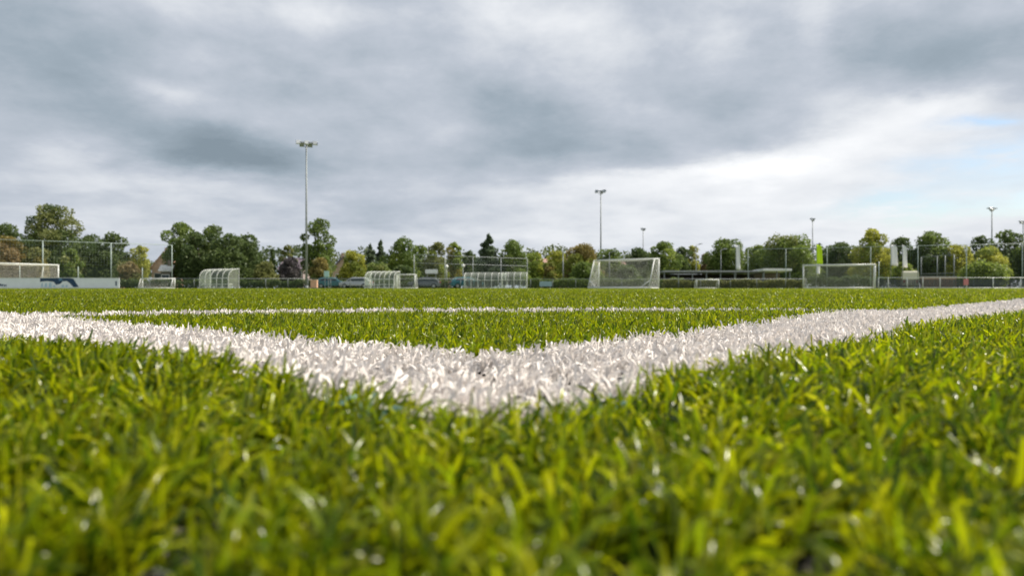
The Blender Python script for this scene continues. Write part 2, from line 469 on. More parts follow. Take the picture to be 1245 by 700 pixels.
# ------------------------------------------------------------------ vegetation
PAL = {  # leaf dyes: (light, dark)
    'dark': ((0.128, 0.172, 0.053), (0.053, 0.086, 0.030)), 'mid': ((0.187, 0.247, 0.053), (0.083, 0.128, 0.030)),
    'fresh': ((0.284, 0.344, 0.060), (0.120, 0.172, 0.033)), 'yellow': ((0.478, 0.463, 0.075), (0.194, 0.224, 0.041)),
    'rust': ((0.276, 0.218, 0.063), (0.132, 0.121, 0.041)), 'brown': ((0.254, 0.179, 0.098), (0.113, 0.090, 0.053)),
    'blue': ((0.15, 0.20, 0.11), (0.07, 0.10, 0.055)), 'plum': ((0.14, 0.125, 0.13), (0.075, 0.068, 0.072)),
    'olive': ((0.239, 0.247, 0.083), (0.128, 0.143, 0.045)),
}
def leaf_quads(cent, size, tints, name, parent=None):
    n = len(cent)
    a = RNG.normal(size=(n, 3)); a /= np.linalg.norm(a, axis=1, keepdims=True)
    b = np.cross(a, RNG.normal(size=(n, 3))); b /= np.linalg.norm(b, axis=1, keepdims=True)
    s = size[:, None] * 0.5
    e = RNG.uniform(0.55, 0.9, (n, 1))
    V = np.stack([cent - a * s, cent - b * s * e, cent + a * s, cent + b * s * e], 1).reshape(-1, 3)
    F = np.arange(n * 4).reshape(-1, 4)
    o = np_mesh(name, V, F, M['leaf'], np.repeat(tints, 4, 0))
    if parent: o.parent = parent
    return o
def crown_points(H, z0, R, form):
    """leaf centres filling a crown between z0 and H with lobes and gaps"""
    hh = H - z0; out = []; cid = []
    lobes = []
    if form == 'cone':
        for k in range(64):
            t = (k + random.random()) / 64; env = R * (1 - t) ** 0.68 + 0.15
            a = random.uniform(0, 2 * pi); q = env * random.uniform(0.1, 0.85)
            lobes.append((q * cos(a), q * sin(a), z0 + hh * t * 0.96, max(0.22, env * random.uniform(0.28, 0.45)), random.uniform(0.6, 1.0)))
        lobes.append((0, 0, H - 0.05 * hh, 0.035 * hh, 2.0)); lobes.append((0, 0, z0 + .35 * hh, R * .4, 2.0))
    elif form == 'column':
        for k in range(16):
            t = k / 15; r = R * (0.55 + 0.45 * sin(pi * min(1, t * 1.1 + .1))) * (1 if t < .75 else (1.12 - t) * 2.7)
            a = random.uniform(0, 2 * pi)
            lobes.append((r * .35 * cos(a), r * .35 * sin(a), z0 + hh * (0.05 + 0.9 * t), max(.25, r * .7), 1.1))
    else:
        nl = 13 if form == 'round' else 17
        rr = 0.36 if form == 'round' else 0.30
        for k in range(nl):
            t = (k + 0.5) / nl
            pr = (sin(pi * (0.22 + 0.70 * t)) ** 0.7)
            a = k * 2.4 + random.uniform(-.5, .5); q = R * (1.12 - rr) * pr * random.uniform(0.45, 1.0)
            lr = R * rr * random.uniform(0.75, 1.25)
            lobes.append((q * cos(a), q * sin(a), min(H - lr * .75, z0 + hh * (0.10 + 0.83 * t)), lr, 0.85))
        lobes.append((random.uniform(-.15, .15) * R, 0, H - R * .26, R * .27, 1.0))
        lobes.append((0, 0, z0 + hh * .42, R * .72, 1.0)); lobes.append((R * .3, 0, z0 + hh * .2, R * .6, .8)); lobes.append((-R * .35, R * .2, z0 + hh * .25, R * .6, .8))
        lobes.append((R * .5, 0, z0 + hh * .5, R * .42, 1)); lobes.append((-R * .5, 0, z0 + hh * .5, R * .42, 1))
    for k, (x, y, z, r, e) in enumerate(lobes):
        m_ = int(150 * r * r * 1.6 + 60)
        nrm = RNG.normal(size=(m_, 3)); nrm /= np.linalg.norm(nrm, axis=1, keepdims=True)
        # sprays: some leaf groups push out past the lobe
        rad = r * RNG.uniform(0.45, 1.0, m_) ** 0.5 * (1 + 0.28 * np.sin(nrm[:, 0] * 7 + k) * np.sin(nrm[:, 2] * 6 + 2 * k) * np.cos(nrm[:, 1] * 5))
        P = nrm * rad[:, None] * np.array([1, 1, e]) + np.array([x, y, z])
        out.append(P); cid.append(np.full(m_, k))
    return np.concatenate(out), np.concatenate(cid), lobes

TREES = []
def tree(name, label, px, D, top, half, form='round', pal='mid', clear=0.05, cat='tree', group='trees behind the fences', pal2=None):
    H = HZ(top, D); R = half * (1.30 if 405 < px < 1200 else 1.12) / FPX * D
    t = thing(name, label, cat, (PX(px, D), D, 0), random.uniform(0, 6.28), group)
    z0 = H * clear
    P, cid, lobes = crown_points(H, z0, R, form)
    P = P[P[:, 2] > 0.15]; cid = cid[:len(P)]
    lt, dk = np.array(PAL[pal][0]), np.array(PAL[pal][1])
    u = RNG.random(len(P)); lob = RNG.random(len(lobes))[cid]
    c = dk + (lt - dk) * np.clip(0.55 * lob + 0.65 * u - 0.1, 0, 1)[:, None]
    if pal2:
        l2 = np.array(PAL[pal2][0]); pick = (RNG.random(len(lobes)) < 0.35)[cid]
        c = np.where(pick[:, None], c * 0.35 + l2 * 0.65, c)
    leaf_quads(P, RNG.uniform(0.20, 0.42, len(P)), c, 'crown', t)
    tr = MB(); r0 = 0.035 * H * 0.6 + 0.05
    p = [(0, 0, 0)]; q = Vector((0, 0, 0))
    for k in range(5):
        q = q + Vector((random.uniform(-.03, .03) * H, random.uniform(-.03, .03) * H, H * 0.15)); p.append(tuple(q))
    for k in range(5): tr.tube(p[k], p[k + 1], r0 * (1 - .17 * k), r0 * (1 - .17 * (k + 1)), 7, caps=False)
    if form != 'column':
        for k in range(7):
            j = 1 + k % 4; l = random.choice(lobes)
            tr.tube(p[j], (l[0] * .8, l[1] * .8, max(l[2], p[j][2] + .2)), r0 * .42, r0 * .12, 5)
    tr.build('trunk', M['bark'], t, smooth=True)
    return t
def hedge(name, label, px0, px1, D, h, depth, pal, D1=None, cat='hedge', group=None, dens=1.0):
    D1 = D if D1 is None else D1
    a = Vector((PX(px0, D), D)); b = Vector((PX(px1, D1), D1)); Lh = (b - a).length
    n = int(Lh * h * 260 * dens); u = RNG.random(n); dir_ = (b - a) / Lh; nr = Vector((-dir_.y, dir_.x))
    w = RNG.uniform(-.5, .5, n) * depth
    top = h * (0.90 + 0.10 * np.sin(u * Lh * 1.3) + 0.06 * np.sin(u * Lh * 4.1 + 1))
    z = top * RNG.random(n) ** 0.8
    P = np.stack([u * Lh, w, z], -1)
    c1, c2 = np.array(PAL[pal][0]), np.array(PAL[pal][1])
    c = c2 + (c1 - c2) * RNG.random((n, 1)) * RNG.uniform(.6, 1, (n, 1))
    o = leaf_quads(P, RNG.uniform(0.14, 0.30, n), c, name)
    o.location = (a.x, a.y, 0); o.rotation_euler = (0, 0, atan2(dir_.y, dir_.x))
    return tag(o, label, cat, group)

TL = [
 ('broadleaf_tree', 'dark tree at the left edge of the picture above the rusty shrubs', 6, 118, 272, 27, 'round', 'dark', None),
 ('broadleaf_tree', 'tallest dark green tree with the ragged peak behind the left goal', 64, 112, 248, 39, 'loose', 'dark', 'olive'),
 ('broadleaf_tree', 'rounded dark tree right of the tallest left tree', 108, 122, 285, 22, 'round', 'dark', None),
 ('conifer_tree', 'dark pointed evergreen beside the yellow green tree behind the high fence', 136, 118, 282, 22, 'loose', 'dark', None),
 ('broadleaf_tree', 'small yellow green tree in the gap left of the orange gabled house', 170, 120, 298, 13, 'round', 'yellow', None),
 ('broadleaf_tree', 'tall dense tree at the left end of the dark clump behind the curved dugout', 219, 112, 270, 23, 'round', 'mid', None),
 ('broadleaf_tree', 'dark tree with small pointed top in the clump behind the curved dugout', 258, 114, 273, 25, 'loose', 'dark', 'mid'),
 ('broadleaf_tree', 'dark tree sloping down at the right end of the clump behind the curved dugout', 296, 113, 285, 25, 'round', 'dark', None),
 ('broadleaf_tree', 'dark tree filling the left half of the clump behind the curved dugout', 238, 110, 281, 24, 'round', 'dark', None),
 ('broadleaf_tree', 'dark tree filling the right half of the clump behind the curved dugout', 278, 109, 284, 26, 'round', 'dark', None),
 ('broadleaf_tree', 'low dark tree at the very right foot of the clump by the curved dugout', 309, 115, 300, 14, 'round', 'dark', None),
 ('cypress_tree', 'tiny narrow dark cypress alone against the sky', 331, 125, 302, 4.5, 'column', 'dark', None),
 ('broadleaf_tree', 'small grey green tree left of the tall mast and the tree behind it', 350, 125, 297, 11, 'loose', 'olive', None),
 ('broadleaf_tree', 'tall ragged tree rising right behind the tall floodlight mast', 386, 115, 265, 21, 'loose', 'mid', 'dark'),
 ('broadleaf_tree', 'yellow green round tree between the brown roof and the dark fir', 430, 120, 304, 15, 'round', 'yellow', 'mid'),
 ('conifer_tree', 'slim dark fir just right of the yellow green round tree', 450, 125, 297, 12, 'cone', 'blue', None),
 ('conifer_tree', 'slim grey green fir with rounded tip left of the broad egg shaped tree', 463, 128, 292, 11, 'cone', 'blue', None),
 ('broadleaf_tree', 'broad egg shaped green tree behind the small white goal', 489, 116, 289, 19, 'round', 'mid', 'fresh'),
 ('broadleaf_tree', 'small green tree tucked right of the egg shaped tree', 512, 124, 297, 12, 'loose', 'mid', None),
 ('broadleaf_tree', 'round olive tree above the white sign board', 531, 118, 294, 14, 'round', 'olive', 'fresh'),
 ('broadleaf_tree', 'tan and green slender tree above the globe lamps', 553, 122, 294, 11, 'loose', 'fresh', 'rust'),
 ('broadleaf_tree', 'low dark tree left of the spire shaped conifer', 571, 126, 304, 10, 'loose', 'dark', None),
 ('conifer_tree', 'spire shaped grey green conifer standing clear above the long shelter', 594, 115, 284, 18, 'cone', 'blue', None),
 ('broadleaf_tree', 'broad cone shaped green tree over the right end of the long shelter', 624, 116, 292, 18, 'round', 'mid', 'fresh'),
 ('broadleaf_tree', 'wispy yellow green tree left of the pink brick building', 650, 128, 306, 15, 'loose', 'fresh', 'yellow'),
 ('broadleaf_tree', 'bushy tree with tan top above the pink brick building', 678, 130, 304, 16, 'loose', 'yellow', 'fresh'),
 ('broadleaf_tree', 'broad reddish brown autumn tree left of the nearest goal', 707, 114, 297, 22, 'round', 'rust', 'fresh'),
 ('broadleaf_tree', 'low green tree behind the left half of the nearest goal', 742, 122, 303, 17, 'round', 'mid', None),
 ('broadleaf_tree', 'round dark tree behind the right half of the nearest goal', 777, 120, 301, 17, 'round', 'dark', None),
 ('broadleaf_tree', 'leafy green tree with two tops just right of the nearest goal', 808, 115, 293, 18, 'loose', 'mid', 'fresh'),
 ('broadleaf_tree', 'dark green bush like tree behind the white van', 829, 119, 300, 12, 'round', 'dark', None),
 ('broadleaf_tree', 'pale yellow small tree beside a thin lamp post', 842, 126, 298, 9, 'round', 'yellow', 'olive'),
 ('broadleaf_tree', 'low plum brown tree left of the smooth round tree', 858, 128, 307, 10, 'round', 'brown', None),
 ('broadleaf_tree', 'smooth domed dark green tree left of the white banner flag', 883, 114, 290, 21, 'round', 'mid', 'dark'),
 ('broadleaf_tree', 'green tree between the white banner and the wide tree', 920, 120, 297, 16, 'loose', 'fresh', 'mid'),
 ('broadleaf_tree', 'wide spreading green tree left of the lime banner', 957, 113, 286, 31, 'round', 'mid', 'olive'),
 ('broadleaf_tree', 'dark low tree just right of the lime banner', 1021, 120, 294, 21, 'loose', 'dark', None),
 ('broadleaf_tree', 'tall yellow green tree behind the right goal posts', 1061, 112, 278, 23, 'loose', 'yellow', 'mid'),
 ('broadleaf_tree', 'dark tree behind the pair of white banners', 1096, 120, 288, 16, 'round', 'dark', None),
 ('broadleaf_tree', 'broad dark tree with a peak above the ball court cage', 1131, 116, 281, 24, 'loose', 'dark', 'mid'),
 ('broadleaf_tree', 'yellow green tree at the right of the ball court cage', 1165, 113, 297, 18, 'loose', 'yellow', 'fresh'),
 ('broadleaf_tree', 'dark tree behind the twin headed mast', 1194, 125, 286, 17, 'round', 'dark', None),
 ('broadleaf_tree', 'olive gold bushy tree in front of the twin headed mast', 1202, 108, 299, 23, 'loose', 'yellow', 'mid'),
 ('broadleaf_tree', 'tall dark tree at the right edge of the picture', 1227, 118, 279, 22, 'loose', 'dark', 'mid'),
 ('broadleaf_tree', 'dark tree cut off by the right edge of the picture', 1262, 114, 286, 22, 'loose', 'dark', None),
]
for nm, lb, px, D, top, half, form, pal, pal2 in TL: tree(nm, lb, px, D, top, half, form, pal, pal2=pal2)
SH = [
 ('rust brown shrub above the left end of the left goal', 12, 105, 287, 22, 'rust', 'brown'),
 ('olive brown shrub behind the left goal net', 45, 104, 300, 16, 'olive', 'rust'),
 ('rounded green shrub right of the left goal posts', 86, 102, 302, 13, 'mid', 'olive'),
 ('brownish shrub under the yellow green tree behind the high fence', 157, 104, 318, 16, 'olive', 'brown'),
 ('pale olive shrub right of the dark clump of trees', 322, 108, 318, 16, 'olive', None),
 ('dull plum grey shrub left of the tall floodlight mast', 352, 112, 312, 13, 'plum', None),
 ('reddish brown shrub at the foot of the tree by the tall mast', 389, 106, 313, 13, 'rust', 'mid'),
 ('low green shrub behind the white rimmed dugout', 460, 106, 320, 16, 'mid', 'olive'),
 ('dark green shrub left of the backstop frame', 490, 105, 322, 14, 'dark', None),
 ('orange and green shrub in front of the pink brick building', 668, 106, 318, 9, 'rust', 'mid'),
 ('green shrub under the reddish brown autumn tree', 712, 104, 318, 17, 'mid', None),
 ('dark shrub seen through the net of the nearest goal', 764, 105, 322, 13, 'dark', None),
 ('light green shrub left of the ball court cage', 1100, 104, 318, 12, 'fresh', 'yellow'),
 ('fresh green shrub by the low railing near the right edge', 1193, 101, 319, 22, 'fresh', 'mid'),
]
for lb, px, D, top, half, pal, pal2 in SH:
    tree('shrub', lb, px, D, top, half, 'round', pal, clear=0.04, cat='shrub', group='shrubs in front of the trees', pal2=pal2)

# the wood far behind, one unbroken mass
n = 42000
px_ = RNG.uniform(-330, 1580, n); Dn = RNG.uniform(165, 190, n)
topz = 8.2 + 1.1 * np.sin(px_ * 0.021) + 0.8 * np.sin(px_ * 0.057 + 1) + 0.5 * np.sin(px_ * 0.16)
zz_ = topz * RNG.random(n) ** 0.7
P = np.stack([(px_ - CX) / FPX * Dn, Dn, zz_], -1)
cc = np.array((0.06, 0.085, 0.035)) + np.array((0.10, 0.10, 0.02)) * RNG.random((n, 1)) * (0.5 + 0.5 * np.sin(px_ * .05))[:, None]
tag(leaf_quads(P, RNG.uniform(0.5, 0.95, n), cc, 'far_wood'), 'hazy low wood forming the horizon behind everything', None, kind='stuff')

hedge('hedge', 'clipped dark hedge behind the railing left of the tall mast', 147, 372, 101, 1.25, 1.0, 'dark')
hedge('hedge', 'dark hedge behind the railing right of the tall mast', 373, 560, 101, 1.15, 1.0, 'dark')
hedge('hedge', 'clipped green hedge behind the nearest goal', 640, 830, 99, 1.45, 1.0, 'mid')
hedge('hedge', 'olive hedge in front of the long dark shelter', 806, 978, 96, 1.25, 0.9, 'olive')
hedge('hedge', 'dark hedge behind the right goal net', 985, 1075, 99, 1.75, 1.0, 'dark')

# ------------------------------------------------------------------ houses
def house(name, label, px, D, wpx, eave, ridge, wall, roofc, rot=0.0, dep=7.0, gable_front=False, chim=None, wins=3):
    w = wpx / FPX * D; he = HZ(eave, D); hr = HZ(ridge, D)
    t = thing(name, label, 'house', (PX(px, D), D + dep / 2, 0), rot, 'houses behind the trees')
    wm = mat('house_wall', wall, 0.85, noise=0.15, nscale=3, bump=0.1); rm = mat('tiled_roof', roofc, 0.8, noise=0.25, nscale=5, bump=0.3)
    x, y = w / 2, dep / 2
    m = MB()
    if gable_front: m.prism([(-x, 0), (x, 0), (x, he), (0, hr - .06), (-x, he)], 1, -y, y)
    else: m.prism([(-y, 0), (y, 0), (y, he), (0, hr - .06), (-y, he)], 0, -x, x)
    m.build('wall', wm, t)
    r = MB(); th = .16; ov = .35
    if gable_front:
        sl = (hr - he) / x
        r.prism([(-x - ov, he - ov * sl), (0, hr), (0, hr + th), (-x - ov, he - ov * sl + th)], 1, -y - ov, y + ov)
        r.prism([(x + ov, he - ov * sl), (0, hr), (0, hr + th), (x + ov, he - ov * sl + th)], 1, -y - ov, y + ov)
    else:
        sl = (hr - he) / y
        r.prism([(-y - ov, he - ov * sl), (0, hr), (0, hr + th), (-y - ov, he - ov * sl + th)], 0, -x - ov, x + ov)
        r.prism([(y + ov, he - ov * sl), (0, hr), (0, hr + th), (y + ov, he - ov * sl + th)], 0, -x - ov, x + ov)
    rf = r.build('roof', rm, t)
    cx_ = (chim if chim is not None else 0.6) * x
    MB().box((0 if gable_front else cx_, 0 if not gable_front else -y * .3, hr + .35), (.6, .6, 1.1)).build('chimney', wm, rf)
    for k in range(wins):
        wx = -x + w * (k + .5) / wins
        for wz in ([he * .32, he * .75] if he > 4 else [he * .55]):
            f_ = MB().box((wx, -y - .03, wz), (1.2, .08, 1.2)).build('window', M['white_metal'], t)
            MB().box((wx, -y - .08, wz), (1.02, .04, 1.02)).build('pane', M['glass'], f_)
    MB().box((x * .1 + .9 if wins > 1 else 0, -y - .03, 1.0), (.9, .07, 2.0)).build('door', M['wood_dark'], t)
    return t
house('brick_house', 'low house with orange red tiled roof and pale chimney behind the high fence', 118, 135, 36, 322, 312, (0.30, 0.14, 0.09), (0.34, 0.13, 0.075), 0.08, chim=0.0)
house('brick_house', 'orange pink gabled house between the yellow green tree and dark clump', 193, 128, 27, 324, 306, (0.50, 0.33, 0.25), (0.46, 0.26, 0.18), 0.25, gable_front=True, wins=2)
house('brick_house', 'mauve grey roofed house half hidden left of the tall mast', 356, 150, 30, 326, 313, (0.30, 0.24, 0.24), (0.17, 0.13, 0.16), -0.1)
house('brick_house', 'small house with dark peaked roof and cream side right of the tall mast', 411, 140, 24, 325, 312, (0.45, 0.33, 0.25), (0.08, 0.07, 0.085), 0.3, gable_front=True, wins=2)
house('brick_house', 'long dark brown roofed house behind the white sign board', 524, 138, 40, 330, 318, (0.20, 0.13, 0.10), (0.075, 0.055, 0.05), 0.0)
house('brick_house', 'grey brown gabled house between the globe lamps and the conifer', 571, 132, 17, 331, 317, (0.30, 0.25, 0.23), (0.13, 0.105, 0.10), 0.1, gable_front=True, wins=1)
house('brick_house', 'wide pinkish brick building with shallow roof left of the autumn tree', 668, 138, 46, 321, 314, (0.42, 0.29, 0.25), (0.36, 0.22, 0.18), 0.0)
house('brick_house', 'pale pinkish house seen through the net of the nearest goal', 752, 134, 44, 326, 317, (0.52, 0.42, 0.38), (0.30, 0.19, 0.16), -0.1)

# ------------------------------------------------------------------ masts, lamps, poles
def mast(label, px, D, top, lamps, arm=2.6, rz=0.0, r0=0.16, r1=0.08, lamp=(0.62, 0.42, 0.5)):
    H = HZ(top, D)
    t = thing('floodlight_mast', label, 'floodlight mast', (PX(px, D), D, 0), rz, 'floodlight masts')
    p = MB().tube((0, 0, 0.3), (0, 0, H), r0, r1, 12).tube((0, 0, 0), (0, 0, .3), r0 * 1.5, r0 * 1.5, 12).build('pole', M['galv'], t, smooth=True)
    MB().box((0, 0, .03), (r0 * 4, r0 * 4, .06)).build('base_plate', M['galv'], p)
    a = MB().box((0, 0, H - .12), (arm, .14, .14)).box((0, 0, H - .35), (.3, .3, .2))
    a.tube((-arm * .4, 0, H - .12), (0, 0, H - .75), .035).tube((arm * .4, 0, H - .12), (0, 0, H - .75), .035)
    a.build('crossarm', M['lamp_body'], t)
    for k in range(lamps):
        x = -arm / 2 + arm * (k + .5) / lamps if lamps > 1 else 0
        m = MB(); lw, ld, lh = lamp; yy = -.28 if k % 2 == 0 else .28
        s_ = -1 if yy < 0 else 1
        m.prism([(yy - s_ * .05, H - .15), (yy + s_ * ld, H - .38), (yy + s_ * ld * .8, H - .52), (yy + s_ * .1, H + .08), (yy - s_ * .1, H + .04)], 0, x - lw / 2, x + lw / 2)
        q = m.build('lamp', M['lamp_body'], t, bevel=.03)
        MB().add([(x - lw * .42, yy + s_ * (ld + .012), H - .40), (x + lw * .42, yy + s_ * (ld + .012), H - .40), (x + lw * .42, yy + s_ * (ld * .8 + .03), H - .52), (x - lw * .42, yy + s_ * (ld * .8 + .03), H - .52)], [(0, 1, 2, 3)]).build('lamp_lens', M['lamp_glass'], q)
    return t
M['lamp_white'] = mat('white_lamp_housing', (0.36, 0.38, 0.40), 0.35, noise=.05)
t = mast('tallest floodlight mast, with a cluster of pale lamps, on the left', 372.5, 90, 172, 5, arm=2.5, rz=0.35, lamp=(0.55, 0.62, .4))
for ch in [c for c in COL.objects if c.parent == t and c.name.startswith('lamp')][:3]: ch.data.materials[0] = M['lamp_white']
mast('slender floodlight mast rising behind the left post of the nearest goal', 730.5, 125, 231, 3, arm=2.0, rz=-0.3, lamp=(.5, .4, .4))
mast('thin far floodlight mast right of the nearest goal', 782, 180, 277, 2, arm=1.4, r0=.14, lamp=(.5, .4, .4))
mast('thin floodlight mast left of the lime banner', 988, 150, 265, 2, arm=1.2, r0=.14, lamp=(.45, .4, .4))
mast('floodlight mast with two wide set dark lamps near the right edge', 1206, 130, 252, 2, arm=2.0, rz=0.1, lamp=(.55, .55, .4))
mast('floodlight mast at the very right edge of the picture', 1244, 150, 268, 3, arm=2.0, lamp=(.5, .45, .4))
mast('floodlight mast with a single small head over the yellow green tree', 1057, 160, 277, 1, arm=.8, lamp=(.6, .45, .4))

def street_lamp(label, px, D, top, globe=False, r=.05):
    H = HZ(top, D)
    t = thing('street_lamp', label, 'street lamp', (PX(px, D), D, 0), 0, 'thin lamp posts')
    MB().tube((0, 0, 0), (0, 0, H), r * 1.5, r, 8).build('pole', M['galv'], t, smooth=True)
    if globe:
        bm = bmesh.new(); bmesh.ops.create_uvsphere(bm, u_segments=14, v_segments=10, radius=.26, matrix=Matrix.Translation((0, 0, H + .14)))
        me = bpy.data.meshes.new('lamp_globe'); bm.to_mesh(me); bm.free(); me.materials.append(M['roof_white'])
        g_ = bpy.data.objects.new('lamp_globe', me); COL.objects.link(g_); g_.parent = t
        MB().tube((0, 0, H - .16), (0, 0, H - .08), .16, .16, 10).build('lamp_collar', M['lamp_body'], t)
    else:
        MB().tube((0, 0, H - .05), (.5, 0, H + .08), .03, .03).build('lamp_arm', M['galv'], t)
        MB().prism([(.35, H + .02), (.95, H + .10), (.9, H + .2), (.4, H + .17)], 1, -.13, .13).build('lamp_head', M['lamp_body'], t, bevel=.02)
    return t
street_lamp('thin lamp post beside the pale yellow tree', 846.5, 112, 297)
street_lamp('thin lamp post in front of the smooth domed tree', 876.5, 110, 303)
street_lamp('pale lamp post right of the pink brick building', 684.5, 108, 304, r=.07)
street_lamp('pale lamp post behind the left half of the nearest goal', 741, 112, 306)
street_lamp('globe lamp at the right end of the dark brown roofed house', 543, 108, 324.5, True)
street_lamp('globe lamp just left of the grey brown gabled house', 563, 108, 323.5, True)
def plain_pole(label, px, D, top, r=.05, m='post_grey'):
    H = HZ(top, D)
    t = thing('slim_pole', label, 'pole', (PX(px, D), D, 0), 0)
    MB().tube((0, 0, 0), (0, 0, H), r, r, 8).build('shaft', M[m], t, smooth=True)
    MB().tube((0, 0, H), (0, 0, H + .05), r * 1.2, r * .5, 8).build('end_cap', M['lamp_body'], t)
plain_pole('short pale green pole between the right goal and the white banners', 1068.5, 92, 318, .07, 'post_grey')

# ------------------------------------------------------------------ fences
def fence(name, label, posts, h, panel_h, rails, D0px, D1px, group=None, rpost=.05, post_m='post_grey', dark=True, shorts=(), vstep=.09, wire=.011, netting=False, rail_m=None):
    """posts given as picture columns along the straight run from D0px=(px, D) to D1px=(px, D)"""
    A = Vector((PX(*D0px), D0px[1])); B = Vector((PX(*D1px), D1px[1])); d = (B - A); Lf = d.length; u = d / Lf
    t = thing(name, label, 'fence', (A.x, A.y, 0), atan2(u.y, u.x), group)
    def along(px):   # where the sight line of a column meets the run
        k = (px - CX) / FPX
        return (k * A.y - A.x) / (u.x - k * u.y)
    sp = [along(p) for p in posts]
    for s_ in sp: MB().tube((s_, 0, 0), (s_, 0, h + .04), rpost, rpost, 8).build('post', M[post_m], t, smooth=True)
    for p in shorts: s_ = along(p); MB().tube((s_, 0, 0), (s_, 0, panel_h + .03), rpost * .8, rpost * .8, 8).build('post', M[post_m], t, smooth=True)
    s0, s1 = min(sp), max(sp)
    for z in rails: MB().tube((s0, -.02, z), (s1, -.02, z), .035, .035, 6).build('rail', M[rail_m or post_m], t, smooth=True)
    if panel_h:
        m = MB(); nv = int((s1 - s0) / vstep)
        for k in range(nv + 1):
            x = s0 + (s1 - s0) * k / nv; m.box((x, 0.03, panel_h / 2 + .02), (wire, wire, panel_h - .04))
        for k in range(int(panel_h / .2) + 1): m.box(((s0 + s1) / 2, .045, .04 + k * .2 * (panel_h - .08) / (int(panel_h / .2) * .2)), (s1 - s0, wire * 1.4, wire * 1.4))
        m.build('mesh_panel', M['mesh_dark'] if dark else M['galv'], t)
    if netting:
        m = MB(); nv = int((s1 - s0) / .30)
        for k in range(nv + 1):
            x = s0 + (s1 - s0) * k / nv; m.box((x, 0.03, (h + panel_h) / 2), (.006, .006, h - panel_h - .06))
        for k in range(1, int((h - panel_h) / .30)): m.box(((s0 + s1) / 2, .03, panel_h + k * .30), (s1 - s0, .006, .006))
        m.build('netting', M['post_grey'], t)
    return t
fence('high_fence', 'tall ball stop fence behind the left goal with dark mesh below', [-62, -6, 52, 135, 209], 5.5, 2.55, [5.5], (-62, 79), (209, 92.5), shorts=[24, 95, 173], rpost=.06, netting=True)
fence('high_fence', 'tall ball stop fence behind the lime and white banners', [909.5, 955.5, 1005.5, 1058.5, 1116, 1175, 1243, 1312], 5.5, 0.0, [5.5], (909.5, 103), (1312, 87), rpost=.055, netting=True)
fence('backstop_fence', 'open backstop frame with two top rails behind the white sign board', [503.5, 541, 575, 609, 641], 4.4, 0.0, [4.4, 3.3], (503.5, 95), (641, 108), rpost=.055, post_m='galv', netting=True)
fence('ball_court_cage', 'small ball court cage right of the white banners', [1120, 1139.5, 1149, 1160], 4.8, 2.2, [4.8, 2.2], (1120, 112), (1160, 104), rpost=.07, post_m='galv')
fence('low_railing', 'low railing from the high fence to the tall mast', [182, 209, 236, 270, 323, 350, 372], 1.22, 1.1, [1.22], (182, 91.5), (372, 91.5), rpost=.045, post_m='galv', vstep=.12)
fence('low_railing', 'low railing running right from the tall mast to the long shelter', [374.5, 402, 426, 452, 480, 506, 533, 560, 580], 1.22, 1.1, [1.22], (374.5, 93), (580, 93), rpost=.045, post_m='galv', vstep=.12)
fence('low_railing', 'low railing behind the nearest goal and the mini goal', [645, 672, 700, 728, 756, 784, 825, 852, 888, 920, 955, 980], 1.2, 1.1, [1.2], (645, 94), (980, 94), rpost=.04, post_m='galv', vstep=.12)
fence('low_railing', 'low pale railing at the right in front of dark slatted boards', [1068, 1080, 1103, 1122, 1143, 1175, 1207.5, 1241, 1277, 1314], 1.25, 0.0, [1.25, .08], (1068, 85), (1314, 85), rpost=.05, post_m='white_metal')
t = thing('slatted_fence', 'dark horizontal slat hoarding behind the right railing', 'fence', (PX(1064, 87), 87, 0), 0)
Ls = PX(1330, 87) - PX(1064, 87)
m = MB()
for k in range(6): m.box((Ls / 2, 0, .14 + k * .17), (Ls, .04, .125))
m.build('slat_panel', mat('dark_grey_slats', (0.055, 0.065, 0.072), .7, noise=.2), t)
for k in range(12): MB().box((Ls * (k + .02) / 11.1, .07, .53), (.08, .08, 1.06)).build('post', M['post_grey'], t)

